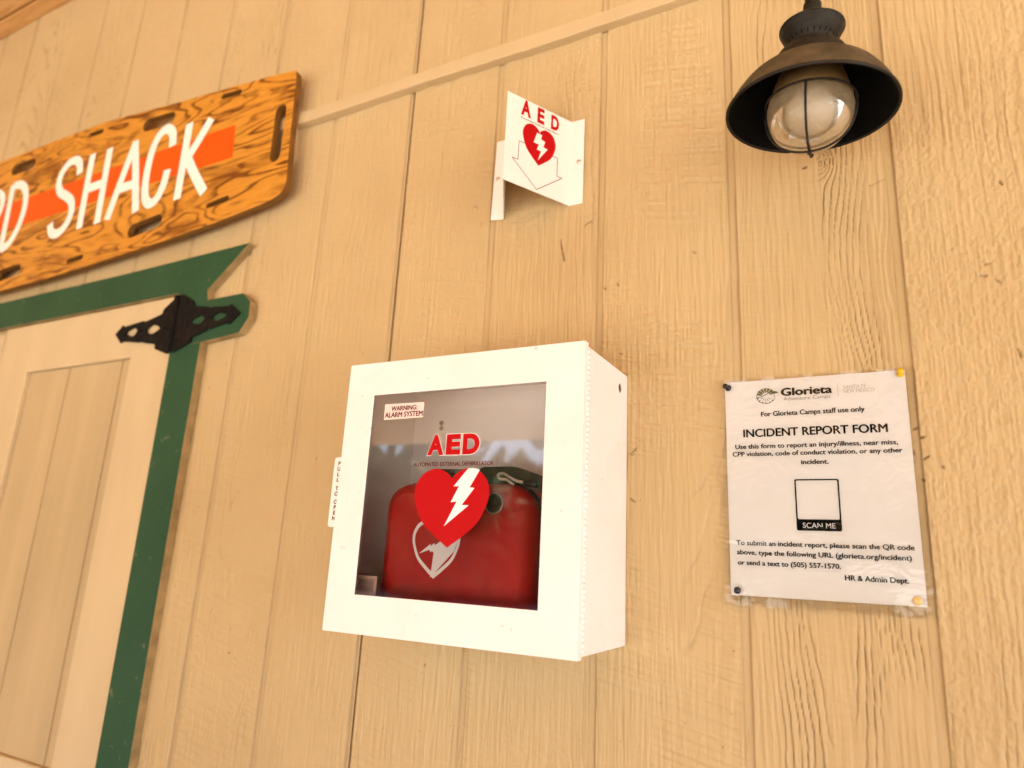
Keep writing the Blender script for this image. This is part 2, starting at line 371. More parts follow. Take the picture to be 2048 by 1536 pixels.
def relief(X, Z):
    k = np.floor(X / P); u = X - k * P; ki = k.astype(int)
    g = lambda key: np.array([PL[i][key] for i in range(-14, 14)], np.float32)[np.clip(ki + 14, 0, 27)]
    off = k * 37.1
    wan = (vn(Z * 1.7 + off, off, 1) - .5) * .05 + (vn(Z * 5 + off, off + 9, 2) - .5) * .022
    dx = u - g('xc') + wan; dz = (Z - g('zc')) * g('c')
    r = np.sqrt(dx * dx + dz * dz)
    r = r + (vn(X * 14, Z * 3.5, 3) - .5) * .018 + (vn(X * 60, Z * 16, 4) - .5) * .0055 + (vn(X * 170, Z * 62, 5) - .5) * .0016
    for kx, kz, kr in KNOT:
        d = np.sqrt((X - kx) ** 2 + ((Z - kz) * .62) ** 2); mk = np.exp(-(d / (kr * 1.5)) ** 2)
        r = r * (1 - mk) + (d * 1.4 + .001 * vn(X * 200, Z * 200, 6)) * mk
    ph = r * g('f') + 1.1 * vn(r * 22 + off, off, 7)
    t = ph - np.floor(ph)
    saw = np.where(t < .80, t / .80, (1 - t) / .20)          # slow rise, sharp drop
    m1 = sst(.30, .62, vn(X * 17 + off, Z * 2.6, 8)) ; m2 = sst(.30, .60, vn(X * 8 + off, Z * 2.2 + 5, 9))
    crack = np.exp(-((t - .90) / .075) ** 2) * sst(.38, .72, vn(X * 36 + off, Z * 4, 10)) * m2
    ring = g('ring')
    h = ring * .00050 * (saw - .5) * m1 * m2
    h = h - ring * .00062 * crack
    h += (vn(X * 560, Z * 26, 11) - .5) * .00034 * (1.3 - m2 * .5) + (vn(X * 260, Z * 11, 12) - .5) * .00034 * sst(.25, .6, vn(X * 13, Z * 3, 26))
    pe = g('peel') * sst(.28, .62, vn(X * 9 + off, Z * 4 + 3, 13))
    h += (vn(X * 430, Z * 260, 14) - .5) * .00026 * pe + (vn(X * 210, Z * 120, 15) - .5) * .00022 * pe
    rp = g('rip') * sst(.35, .62, vn(X * 11 + off, Z * 6 + 8, 16))
    h += (vn(X * 26 + 9 * vn(X * 9, Z * 9, 21), Z * 300 + X * 60, 17) - .5) * .00062 * rp
    h += (vn(X * 5, Z * 1.6, 18) - .5) * .0012
    dirt_shade = crack * ring * .5 * sst(.3, .7, vn(X * 30, Z * 20, 19))  # crack dirt, darkened further as painted shade to boost the relief
    sp = vn(X * 190, Z * 150, 20); dirt_shade = np.maximum(dirt_shade, sst(.966, .985, sp) * sst(.5, .75, vn(X * 7, Z * 5, 22)) * .9)
    for a0, b0, a1, b1, q in NICK:
        L2 = (a1 - a0) ** 2 + (b1 - b0) ** 2
        tt = np.clip(((X - a0) * (a1 - a0) + (Z - b0) * (b1 - b0)) / L2, 0, 1)
        d = np.hypot(X - a0 - tt * (a1 - a0), Z - b0 - tt * (b1 - b0)) + (vn(X * 300, Z * 300, 23) - .5) * .0012
        e = 1 - sst(.0004, .0019, d); dirt_shade = np.maximum(dirt_shade, e * q); h -= e * .0006 * q
    h = h * 3.6
    # grooves every 8 in
    un = np.where(u > P / 2, u - P, u); kk = np.round(X / P).astype(int)
    seam = (kk % 6 == 0)
    gd = 1 - sst(.0045, .0060, np.abs(un)); edge = np.exp(-((np.abs(un) - .0052) / .0011) ** 2)
    ing = gd > .02
    h = np.where(ing, h * (1 - gd * .75), h) - .0034 * gd
    sl = np.exp(-((un - .0020) / .0016) ** 4) * seam
    h -= .0085 * sl
    dirt_shade = np.maximum(dirt_shade, edge * .30 * (.6 + .8 * vn(X * 40, Z * 12, 24))); dirt_shade = np.maximum(dirt_shade, np.clip(sl, 0, 1) * .85)  # shade painted along the groove edges; seam joints darkened
    dirt_shade = np.maximum(dirt_shade, ((un > .003) & (un < .0062) & ~seam) * .30 * vn(X * 3, Z * 30, 25))  # drop shadow painted on the right side of each groove
    hole = (X > -1.985) & (X < -.597) & (Z < .283)
    h = np.where(hole, -.07, h)
    return h, np.clip(dirt_shade, 0, 1)
def axis(a, b, step, fine=None, brk=()):
    v = list(np.arange(a, b, step)) + [b]
    if fine:
        f0, f1, fs = fine; v = [q for q in v if q < f0 or q > f1] + list(np.arange(f0, f1, fs)) + [f1]
    v = np.array(sorted(set(np.round(v, 5)))); bk = np.array([q for q in brk if a <= q <= b])
    if len(bk):
        v = np.array([q for q in v if np.min(np.abs(bk - q)) > .0006] + list(bk)); v.sort()
    return v
BRK = [k * P + d for k in range(-13, 14) for d in (-.0061, -.0053, -.0045, -.0005, .0008, .0032, .0045, .0053, .0061)]
def siding(parent, x0, x1, z0, z1, sx, sz, finx=None, finz=None):
    ax = axis(x0, x1, sx, finx, BRK); az = axis(z0, z1, sz, finz)
    X, Z = np.meshgrid(ax, az); h, dirt_shade = relief(X, Z)
    nx, nz = len(ax), len(az)
    co = np.stack([X, -h, Z + Z0], -1).reshape(-1, 3).astype(np.float32)
    off = base_of(parent); co -= np.array(off, np.float32)
    i = np.arange((nz - 1) * (nx - 1)); a = (i // (nx - 1)) * nx + i % (nx - 1)
    q = np.stack([a, a + 1, a + nx + 1, a + nx], -1).astype(np.int32)
    me = bpy.data.meshes.new('siding_panel')
    me.vertices.add(len(co)); me.vertices.foreach_set('co', co.ravel())
    me.loops.add(q.size); me.loops.foreach_set('vertex_index', q.ravel())
    me.polygons.add(len(q)); me.polygons.foreach_set('loop_start', np.arange(0, q.size, 4, dtype=np.int32))
    me.polygons.foreach_set('use_smooth', np.ones(len(q), bool))
    me.materials.append(M_WALL)
    at = me.attributes.new('dirt_shade', 'FLOAT', 'POINT'); at.data.foreach_set('value', dirt_shade.ravel().astype(np.float32))
    me.update(calc_edges=True)
    o = bpy.data.objects.new('siding_panel', me); COL.objects.link(o); o.parent = parent; return o
wall = thing('siding_wall', 'tan painted plywood siding wall with vertical grooves', 'wall', (0, 0, -Z0))
RZ, TOPZ, BOT = .638, 1.435, -Z0 + .12
S4 = .0012
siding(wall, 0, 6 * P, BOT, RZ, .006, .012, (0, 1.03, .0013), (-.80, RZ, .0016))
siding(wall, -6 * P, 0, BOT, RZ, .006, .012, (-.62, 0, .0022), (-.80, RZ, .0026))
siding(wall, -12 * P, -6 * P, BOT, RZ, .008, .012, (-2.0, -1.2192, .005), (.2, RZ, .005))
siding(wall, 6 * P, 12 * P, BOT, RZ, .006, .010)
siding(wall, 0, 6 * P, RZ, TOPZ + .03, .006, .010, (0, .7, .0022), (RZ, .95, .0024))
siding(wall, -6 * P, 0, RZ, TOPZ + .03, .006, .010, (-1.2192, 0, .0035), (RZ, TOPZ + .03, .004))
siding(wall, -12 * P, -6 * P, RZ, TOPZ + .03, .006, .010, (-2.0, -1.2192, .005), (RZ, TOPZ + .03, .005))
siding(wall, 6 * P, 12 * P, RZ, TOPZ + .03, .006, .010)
obj('sheathing', *join(box(-2.44, 2.44, .080, .14, BOT, TOPZ + .2), box(-.585, 2.44, .011, .079, BOT, .2899), box(-2.44, 2.44, .011, .079, .290, TOPZ + .2)), M_TRIM, wall)
# horizontal trim strip: slightly ragged painted board
def strip():
    V, F = [], []; rr = random.Random(4); xs = np.arange(-3.2, 2.45, .02)
    for x in xs:
        zt = .669 + rr.uniform(-.0006, .0006) + .0012 * math.sin(x * 9) - .006 * (x + .2) * (x > -.2)
        zb = .641 + rr.uniform(-.0007, .0007) + .001 * math.sin(x * 13 + 1) - .006 * (x + .2) * (x > -.2)
        if abs(x - .035) < .013: zb += .002
        y = -.0185 + rr.uniform(-.0003, .0003)
        V += [(x, .0, zt), (x, y + .0015, zt), (x, y, zt - .0015), (x, y, zb + .0015), (x, y + .0015, zb), (x, .0, zb)]
    for i in range(len(xs) - 1):
        for k in range(5): a = i * 6 + k; F.append((a, a + 1, a + 7, a + 6))
    F += [(0, 1, 2, 3, 4, 5), tuple((len(xs) - 1) * 6 + k for k in range(6))[::-1]]
    return V, F
tag(obj('trim_board', *strip(), M_TRIM, origin=(0, -.01, .65)), 'long narrow tan trim board running across the siding above the arrow sign', 'trim board')

# ------------------------------------------------------------------ porch ceiling
def ceiling():
    parts = []; y = .0; wds = [.055] + [.135] * 28
    for wd in wds:
        parts.append(box(-7, 5.0, -(y + wd), -y, TOPZ, TOPZ + .02)); y += wd + .007
    parts.append(box(-7, 5.0, -y, 0, TOPZ + .021, TOPZ + .05)); V, F = join(*parts)
    return [(a, b, c + .20 * b) for a, b, c in V], F            # the shed roof falls away from the wall
o = obj('porch_ceiling', *ceiling(), M_CEIL, origin=(0, 0, TOPZ)); bevel(o, .002, 1)
tag(o, 'orange stained wood plank ceiling of the porch meeting the wall top', 'ceiling')

sw = obj('light_blocking_wall', *join(*[box(-2.95, -2.92, -a - .2006, -a, BOT - .1, TOPZ - .2 * a - .05) for a in np.arange(0.005, 2.9, .2032)]), M_TRIM, origin=(-2.93, -1.5, BOT))  # unseen wall, added to block light from the left
tag(sw, 'added unseen tan wall blocking light from the far left end of the porch', 'wall')
# ------------------------------------------------------------------ door, hinge and green frame
door = thing('shed_door', 'tan painted double door with recessed grooved panel below the plywood sign', 'door', (-.96, 0, BOT))
DY = -.012
def door_leaf(x0, x1, top):
    for a, b in ((x0, x0 + .145), (x1 - .145, x1)):
        bevel(obj('stile', *box(a, b, DY, .022, BOT + .01, top), M_DOOR, door), .0015, 1)
    for a, b in ((top - .133, top), (-.865, -.715), (BOT + .01, BOT + .21)):
        bevel(obj('rail', *box(x0 + .1455, x1 - .1455, DY + .0006, .022, a, b), M_DOOR, door), .0015, 1)
    for za, zb in ((-.714, top - .134), (BOT + .211, -.866)):
        parts = []; gx = [x0 + .1455] + [x for x in np.arange(-2.27, 0, .2125) if x0 + .17 < x < x1 - .17] + [x1 - .1455]
        for a, b in zip(gx[:-1], gx[1:]): parts.append(box(a + .003, b - .003, -.0015, .02, za, zb))
        parts.append(box(gx[0], gx[-1], .0015, .019, za, zb))
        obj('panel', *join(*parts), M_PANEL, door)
door_leaf(-1.316, -.597, .2855)
door_leaf(-1.985, -1.322, .272)
hinge = obj('hinge', *lathe([(.0065, 0), (.0065, .043), (.0058, .0435), (.0058, .0445), (.0065, .045), (.0065, .088), (.0058, .0885), (.0058, .0895), (.0065, .09), (.0065, .131)], (-.589, -.0255, .147), cap=True, seg=20), M_IRON, door, True)
lf = [(-.809, .214), (-.785, .234), (-.779, .229), (-.710, .236), (-.705, .232), (-.698, .234), (-.646, .245), (-.643, .256), (-.606, .280), (-.594, .279), (-.594, .148), (-.607, .147), (-.650, .162), (-.653, .174), (-.698, .182), (-.706, .187), (-.712, .184), (-.774, .193), (-.782, .190)]
hl = [[(-.769, .213), (-.742, .223), (-.727, .214), (-.742, .202)], [(-.692, .211), (-.672, .222), (-.645, .211), (-.672, .200)]]
obj('hinge_leaf', *plate([lf] + [catmull(q, 4, True) for q in hl], -.0175, .003), M_IRON, hinge)
rf = [(-.584, .279), (-.572, .280), (-.535, .259), (-.530, .247), (-.478, .238), (-.474, .234), (-.468, .237), (-.417, .232), (-.411, .236), (-.380, .213), (-.409, .191), (-.415, .195), (-.468, .187), (-.474, .190), (-.480, .184), (-.520, .174), (-.523, .163), (-.571, .147), (-.584, .147)]
hr = [[(-.533, .212), (-.506, .222), (-.489, .213), (-.506, .202)], [(-.464, .212), (-.446, .221), (-.420, .212), (-.446, .203)]]
obj('hinge_leaf', *plate([rf] + [catmull(q, 4, True) for q in hr], -.0235, .003), M_IRON, hinge)
sc = [lathe([(.0045, 0), (.0042, .0012), (.002, .0022), (0, .0024)], (x, y, z), (0, -1, 0), 14) for x, z, y in
      ((-.712, .2105, -.0175), (-.785, .2125, -.0175), (-.628, .2105, -.0175), (-.615, .258, -.0175), (-.615, .168, -.0175), (-.478, .2125, -.0235), (-.403, .2125, -.0235), (-.548, .2125, -.0235), (-.556, .26, -.0235), (-.556, .168, -.0235))]
for q in sc: obj('screw', *q, M_IRON, hinge, True)

frame = thing('door_frame', 'dark green painted door frame with notched header end', 'door frame', (-.54, 0, BOT))
hd = [(-2.18, .162), (-2.18, .3675), (-.800, .3685), (-.389, .3745), (-.500, .281), (-.494, .2575), (-.384, .258), (-.3585, .2355), (-.3565, .202), (-.379, .170), (-.494, .161), (-.596, .161), (-.596, .2875), (-1.985, .289), (-1.985, .162)]
def edged(o, front, inner):
    o.data.materials.append(inner)
    for p in o.data.polygons:
        if abs(p.normal.y) < .6: p.material_index = 1
    return o
edged(obj('header_board', *plate([hd], -.0195, .019, .0008), M_GREEN, frame), M_GREEN, paint_mat('frame_edge_tan', (.36, .25, .11), .6, .22, 25, .0006, 150))
edged(obj('side_board', *plate([[(-.592, BOT), (-.592, .1605), (-.495, .1605), (-.4955, BOT)]], -.0193, .0188, .0008), M_GREEN, frame), M_GREEN, bpy.data.materials['frame_edge_tan'])
edged(obj('side_board', *plate([[(-2.083, BOT), (-2.083, .1605), (-1.987, .1605), (-1.987, BOT)]], -.0193, .0188, .0008), M_GREEN, frame), M_GREEN, bpy.data.materials['frame_edge_tan'])

# ------------------------------------------------------------------ plywood name board
BY = -.040
sgn = thing('plywood_sign', 'varnished plywood rescue board sign with an orange stripe and white painted letters', 'sign', (-.9, -.02, .42))
otl = [(-2.10, .393), (-1.35, .393), (-1.11, .3965), (-.878, .407), (-.659, .418), (-.496, .4295), (-.348, .4455)] + \
      catmull([(-.348, .4455), (-.305, .455), (-.284, .470), (-.280, .490)], 4)[1:] + [(-.289, .606)] + \
      catmull([(-.295, .738), (-.298, .756), (-.304, .765), (-.322, .7675)], 4) + [(-.413, .778), (-.521, .788), (-.700, .803), (-.857, .819), (-1.015, .834), (-1.277, .8395), (-1.54, .842), (-2.10, .842)]
def slot(cx, cz, L, h, ang=0):
    ca, sa = math.cos(math.radians(ang)), math.sin(math.radians(ang))
    return [(cx + a * ca - b * sa, cz + a * sa + b * ca) for a, b in rrect(-L / 2, L / 2, -h / 2, h / 2, h * .49, 5)]
grip = [slot(-.768, .7665, .125, .035, -4), slot(-1.39, .7905, .125, .035, -2), slot(-.742, .473, .125, .035, 5), slot(-1.33, .4445, .125, .035, 2), slot(-.328, .614, .140, .030, 91)]
strap = [slot(-.506, .7655, .070, .013, -6), slot(-1.043, .8085, .068, .013, -3), slot(-.490, .4825, .072, .012, 6), slot(-1.010, .4325, .068, .013, 3), slot(-1.66, .812, .07, .013), slot(-1.66, .42, .07, .013)]
bo = obj('board', *plate([otl] + grip + strap, BY, .0165, .002), M_PLY, sgn); edged(bo, M_PLY, M_PLYEDGE)
obj('orange_stripe', *flat([[(-1.95, .588), (-.462, .588), (-.4715, .674), (-1.95, .6755)]], onwall(BY - .0003)), M_ORANGE, sgn)
BW = .0265
lets = [[(-.640, .726), (-.637, .62), (-.6355, .520)], [(-.561, .716), (-.597, .662), (-.634, .612)], [(-.628, .632), (-.587, .575), (-.541, .517)],
        catmull([(-.690, .676), (-.698, .712), (-.722, .732), (-.751, .722), (-.769, .680), (-.772, .615), (-.762, .558), (-.740, .531), (-.714, .538), (-.697, .570), (-.692, .612)], 5),
        [(-.846, .731), (-.874, .635), (-.903, .521)], [(-.850, .731), (-.822, .640), (-.788, .519)], [(-.882, .602), (-.808, .602)],
        [(-1.031, .741), (-1.026, .63), (-1.019, .519)], [(-.957, .740), (-.951, .63), (-.944, .519)], [(-1.028, .634), (-.948, .637)],
        catmull([(-1.076, .692), (-1.086, .724), (-1.110, .742), (-1.142, .739), (-1.166, .715), (-1.169, .682), (-1.150, .653), (-1.116, .634), (-1.085, .610), (-1.074, .575), (-1.088, .541), (-1.119, .524), (-1.150, .533), (-1.166, .562)], 5),
        [(-1.418, .738), (-1.408, .63), (-1.398, .520)], catmull([(-1.418, .732), (-1.375, .728), (-1.338, .697), (-1.324, .64), (-1.334, .58), (-1.362, .540), (-1.398, .527)], 5),
        [(-1.575, .738), (-1.567, .63), (-1.559, .520)], catmull([(-1.575, .730), (-1.52, .732), (-1.470, .712), (-1.456, .678), (-1.468, .645), (-1.51, .626), (-1.567, .622)], 5), [(-1.535, .625), (-1.50, .57), (-1.472, .517)]]
for_l = [ribbon(catmull(q, 6) if len(q) < 5 else q, BW, onwall(BY - .0005 - .0002 * (i % 4))) for i, q in enumerate(lets)]
for ids in ((0, 1, 2), (3,), (4, 5, 6), (7, 8, 9), (10,), (11, 12), (13, 14, 15)):
    obj('painted_letter', *join(*[for_l[i] for i in ids]), M_LETTER, sgn)

# ------------------------------------------------------------------ projecting arrow sign
vs = thing('projecting_sign', 'small white V-shaped sign with red heart and down arrow sticking out from the wall', 'sign', (.289, 0, .3945))
prof = [(.2045, -.0012), (.2270, -.0012), (.2885, -.1165), (.3495, -.0012), (.3740, -.0012)]
T = .0013
def offset(pr, t):
    out = []; n = len(pr)
    for i in range(n):
        q = np.array(pr[i]); ds = []
        for a, b in ((i - 1, i), (i, i + 1)):
            if a < 0 or b >= n: continue
            d = np.array(pr[b]) - np.array(pr[a]); d /= np.linalg.norm(d); ds.append(np.array((d[1], -d[0])))
        nn = sum(ds); nn /= np.linalg.norm(nn); out.append(tuple(q + nn * t / max(.35, nn @ ds[0])))
    return out
po = offset(prof, T); zb_, zt_ = .3147, .4730
V, F = [], []; n5 = 5
for i in range(5):
    dy = -.004 if i == 0 else 0
    V += [(*prof[i], zb_), (*po[i], zb_), (*po[i], zt_), (*prof[i], zt_)]
V[0] = (V[0][0], V[0][1] - .006, V[0][2]); V[1] = (V[1][0], V[1][1] - .006, V[1][2])   # lower corner of the left flange springs off the wall
for i in range(4):
    a = i * 4
    for k in range(4): F.append((a + k, a + (k + 1) % 4, a + 4 + (k + 1) % 4, a + 4 + k))
F += [(0, 1, 2, 3), (19, 18, 17, 16)]
bevel(obj('folded_sheet', V, F, M_SIGN, vs), .0003, 1)
def face_map(p0, p1, out):
    p0 = np.array(p0); p1 = np.array(p1); u = (p1 - p0); L = np.linalg.norm(u); u /= L; nn = np.array((u[1], -u[0]))
    return lambda d: (lambda a, b: (*(p0 + u * a + nn * (out + d)), b)), L
for p0, p1 in ((po[2], po[3]), (po[1], po[2])):
    fm, L = face_map(p0, p1, .00015); pl = fm(0); pl2 = fm(.00012)
    parts = [text('A', .0275, .0473, .4420, .0295, pl, .045), text('E', .0602, .0745, .4415, .0288, pl, .045), text('D', .0885, .1052, .4412, .0276, pl, .045)]
    obj('red_lettering', *join(*parts), M_RED, vs)
    obj('small_lettering', *text('Automated External Defibrillator', .0271, .1053, .4355, .0032, pl, .015), M_DKRED, vs)
    obj('heart_symbol', *flat([heart(.0663, .3632, .4335, .0335)], pl2), M_RED, vs)
    obj('bolt_symbol', *flat([[(.0611, .4218), (.0712, .4211), (.0693, .4129), (.0778, .4113), (.0747, .4003), (.0834, .3993), (.0647, .3722), (.0702, .3907), (.0616, .3910), (.0654, .4013), (.0547, .4016)]], fm(.00024)), M_SIGN, vs)
    ar = [(.0405, .3925), (.0268, .3925), (.0262, .3588), (.0148, .3588), (.0648, .3196), (.1152, .3588), (.1047, .3588), (.1047, .3920), (.0929, .3920)]
    obj('arrow_outline', *join(*[ribbon([a, b], .0011, pl if i % 2 else pl2) for i, (a, b) in enumerate(zip(ar[:-1], ar[1:]))]), M_DKRED, vs)
for x, z, y in ((.3655, .393, -.0026), (.2125, .3945, -.0052)):
    obj('screw', *lathe([(.0042, 0), (.0040, .0008), (.0030, .0017), (.0012, .0021), (0, .0020)], (x, y, z), (0, -1, 0), 20), M_STEEL, vs, True)

# ------------------------------------------------------------------ wall lamp
lamp = thing('wall_lamp', 'dark bronze barn lamp with a wide shade and caged dusty glass globe', 'lamp', (.7385, -.0015, .742))
AX = Vector((.0752, -.0529, 1)).normalized(); LC = Vector((.730, -.160, .2788))
def L_(prof, seg=64, cap=False): return lathe(prof, LC, AX, seg, cap)
def at(r, s, ang):
    a = AX.orthogonal().normalized(); b = AX.cross(a); return LC + AX * s + (a * math.cos(ang) + b * math.sin(ang)) * r
outer = catmull([(.030, .0595), (.040, .0570), (.055, .0505), (.073, .0365), (.086, .0190), (.0925, .0063), (.0950, .0015)], 5)
lip = [(.0962, .0008), (.0962, -.0022), (.0945, -.0026)]
inner = [(.0928, -.0005)] + [(r - .0022, s - .0012) for r, s in outer[::-1][1:]]
V, F = L_(outer + lip + inner); no = len(outer) - 1; nl = len(lip) + 1
mi = [0] * (no * 64) + [2] * (nl * 64); mi += [1] * (len(F) - len(mi))
obj('shade', V, F, [M_DUSTY, M_INSIDE, M_BRONZE], lamp, True, midx=mi)
obj('collar', *L_(catmull([(.0425, .0540), (.0418, .0640), (.0380, .0738), (.0290, .0805), (.0262, .0830), (.0258, .0850)], 4)), M_BRONZE, lamp, True)
obj('vent_cap', *L_(catmull([(.0250, .0840), (.0262, .0890), (.0300, .0945), (.0345, .1010), (.0362, .1060)], 4)[:-1] + [(.0362, .1060), (.0372, .1068), (.0372, .1090), (.0360, .1098), (.030, .1150), (.014, .119), (.0095, .120), (.0095, .128), (.0105, .130), (.0105, .142), (.0088, .144)]), M_BRONZE, lamp, True)
vents = []
for k in range(26):
    an = 2 * math.pi * k / 26; a0, b0, c0, d0 = at(.0266, .0875, an - .022), at(.0266, .0875, an + .022), at(.0292, .0920, an + .020), at(.0292, .0920, an - .020)
    vents.append(([tuple(a0), tuple(b0), tuple(c0), tuple(d0)], [(0, 1, 2, 3)]))
obj('vent_slot', *join(*vents), M_INSIDE, lamp)
kn = [lathe([(.0036, 0), (.0036, .003), (.0018, .0036), (0, .0036)], at(.0368, .0745, an), (at(1, 0, an) - at(0, 0, an)) * 1.0 + AX * .4, 16) for an in [math.radians(q) for q in (20, 140, 260)]]
for q in kn: obj('thumb_screw', *q, M_BRONZE, lamp, True)
arm = [LC + AX * .133, LC + AX * .20, LC + AX * .30] + [Vector((.7505, -.165 + .0, .62)) + Vector((0, .045 * (1 - math.cos(t)), .045 * math.sin(t) + .02)) for t in (0.3, .8, 1.3, 1.57)] + [Vector((.7495, -.085, .7055)), Vector((.7485, -.02, .7055))]
obj('arm', *tube(catmull([tuple(q) for q in arm], 5), .0088, 16), M_BRONZE, lamp, True)
obj('back_plate', *lathe([(0, .0035), (.052, .0035), (.052, .010), (.046, .016), (.016, .020), (0, .020)], (.7485, .003, .7055), (0, -1, 0), 40), M_BRONZE, lamp, True)
obj('lamp_neck', *L_([(.0330, .0570), (.0350, .0500), (.0405, .0330), (.0460, .0160), (.0466, .0135), (.0450, .0125)]), M_BRASS, lamp, True)
obj('glass_globe', *L_(catmull([(.0455, .0130), (.0475, .0070), (.0482, -.0010), (.0468, -.0120), (.0420, -.0255), (.0330, -.0375), (.0205, -.0450), (.0085, -.0485), (.0002, -.0490)], 5)), M_GLOBE, lamp, True)
obj('bulb', *L_(catmull([(.0100, .0470), (.0115, .0370), (.0185, .0240), (.0262, .0080), (.0270, -.0040), (.0225, -.0170), (.0120, -.0250), (.0001, -.0275)], 5)), M_BULB, lamp, True)
obj('cage_ring', *tube([tuple(at(.0498, .0100, 2 * math.pi * k / 72)) for k in range(72)], .0013, 8, True), M_BRONZE, lamp, True)
gl = [(.0498, .0100), (.0505, .000), (.0488, -.013), (.0438, -.0275), (.0345, -.0400), (.0215, -.0480), (.0100, -.0512), (.0000, -.0520)]
fx = AX.cross(Vector((0, 1, 0))).normalized()
camdir = (Vector((.77064, -.94623, -.25561)) - LC); camdir = (camdir - AX * camdir.dot(AX)).normalized(); camdir = Matrix.Rotation(math.radians(-6), 3, AX) @ camdir
for q in (camdir, AX.cross(camdir)):
    pts = [tuple(LC + q * r + AX * s) for r, s in catmull(gl, 4)]; pts += [tuple(LC - q * r + AX * s) for r, s in catmull(gl, 4)[::-1][1:]]
    obj('cage_wire', *tube(pts, .0014, 8), M_BRONZE, lamp, True)
obj('cage_finial', *lathe([(0, -.002), (.0022, -.001), (.0022, .002), (0, .003)], LC + AX * -.0545, AX, 12), M_BRONZE, lamp, True)

# ------------------------------------------------------------------ defibrillator cabinet
X0, X1, ZA, ZB, FY = .0750, .4553, -.3640, .0164, -.1746
cab = thing('defibrillator_cabinet', 'white metal wall cabinet with a square window and red heart on its door', 'cabinet', (.265, 0, ZA))
bx0, bx1, bz0, bz1, by = X0 + .0020, X1 - .0018, ZA + .0028, ZB - .0030, -.1600
ob = bevel(obj('cabinet_body', *join(box(bx0, bx1, by, -.003, bz1 - .0012, bz1), box(bx0, bx1, by, -.003, bz0, bz0 + .0012), box(bx0, bx0 + .0012, by, -.003, bz0 + .00121, bz1 - .00121), box(bx0 + .00121, bx1 - .0013, -.0042, -.003, bz0 + .00121, bz1 - .00121)), M_WHITE, cab), .0003, 1)
hole = disc(-.0342, -.0115, .0069)
side = plate([[(by, bz0 + .00121), (-.003, bz0 + .00121), (-.003, bz1 - .00121), (by, bz1 - .00121)], hole], 0, .0012, 0, lambda a, b, d: (bx1 - .0006 + d + .0006, a, b))
obj('side_panel', *side, M_WHITE, cab)
obj('cable_plug', *lathe([(0, .0002), (.0050, .0001), (.0067, -.0004), (.0068, -.004)], (bx1 - .0012, -.0342, -.0115), (1, 0, 0), 24), M_DARK, cab, True)
obj('back_panel', *box(bx0 + .0014, bx1 - .0016, -.0052, -.0046, bz0 + .0016, bz1 - .0016), M_INNER, cab)
obj('keyhole', *join(flat([disc(.1322, -.042, .0042)], onwall(-.0055))), M_DARK, cab)
obj('keyhole', *join(flat([disc(.1327, -.0505, .0040)], onwall(-.0057))), mat('khaki_screw', (.22, .17, .09), .5), cab)
WX0, WX1, WZ0, WZ1 = .1250, .4033, -.3133, -.0332
dr = obj('cabinet_door', *plate([rrect(X0, X1, ZA, ZB, .0012, 3), [(WX0, WZ0), (WX1, WZ0), (WX1, WZ1), (WX0, WZ1)]], FY, .0012, .0003), M_WHITE, cab)
fl = join(box(X0, X1, FY + .00115, -.1630, ZB - .0012, ZB - .00001), box(X0, X1, FY + .00115, -.1630, ZA + .00001, ZA + .0012), box(X1 - .0012, X1 - .00001, FY + .00115, -.1630, ZA + .00121, ZB - .00121), box(X0 + .00001, X0 + .0012, FY + .00115, -.1630, ZA + .00121, ZB - .00121))
obj('door_flange', *fl, M_WHITE, dr)
PY = FY + .0024
obj('window_pane', *box(WX0 - .008, WX1 + .008, PY, PY + .00001, WZ0 - .008, WZ1 + .008)[:1], [(0, 1, 5, 4)], M_PANE, dr) if False else obj('window_pane', [(WX0 - .008, PY, WZ0 - .008), (WX1 + .008, PY, WZ0 - .008), (WX1 + .008, PY, WZ1 + .008), (WX0 - .008, PY, WZ1 + .008)], [(0, 1, 2, 3)], M_PANE, dr)
kn = []; z = ZA + .006; i = 0
while z < ZB - .012:
    kn.append(lathe([(.0028, 0), (.0028, .0058)], (X1 - .0004 + (.0005 if i % 2 else 0), -.1614, z), (0, 0, 1), 10, True)); z += .00665; i += 1
obj('piano_hinge', *join(*kn), M_WHITE, dr, True)
obj('hinge_leaf', *box(X1 - .0030, X1 - .0012, -.1628, -.1560, ZA + .006, ZB - .010), M_WHITE, dr)
tab = obj('pull_tab', *plate([rrect(.0620, .0790, -.2240, -.1232, (0.0, 0.0, .004, .004), 4)], FY + .0016, .0011, .0002), M_SIGN, dr)
tl = [text(c, .0693, .0742, z, .0056, onwall(FY + .0014), .0, 'MID', heavy=.07) for c, z in zip('PULLTOOPEN', (-.1352, -.1432, -.1511, -.1590, -.1715, -.1793, -.1910, -.1988, -.2066, -.2144))]
obj('tab_lettering', *join(*[t for t in tl]), M_DKRED, dr)
def on(d): return onwall(PY - .00025 - d)
obj('warning_sticker', *flat([[(.1450, -.0708), (.2137, -.0700), (.2141, -.0482), (.1450, -.0476)]], on(0)), mat('sticker_pink', (.80, .66, .60), .4), dr)
obj('warning_lettering', *join(text('WARNING:', .1570, .2027, -.0581, .0066, on(.0002), heavy=.05), text('ALARM SYSTEM', .1465, .2128, -.0675, .0070, on(.0002), heavy=.05)), M_DKRED, dr)
obj('red_lettering', *join(text('A', .2257, .2527, -.1243, .0282, on(.0004), .055), text('E', .2560, .2790, -.1243, .0282, on(.0004), .055), text('D', .2822, .3085, -.1243, .0282, on(.0004), .055)), M_RED, dr)
obj('lettering_outline', *join(text('A', .2245, .2539, -.1251, .0297, on(.0000), .065), text('E', .2551, .2799, -.1251, .0297, on(.0001), .065), text('D', .2812, .3095, -.1251, .0297, on(.0002), .065)), M_WPRINT, dr)
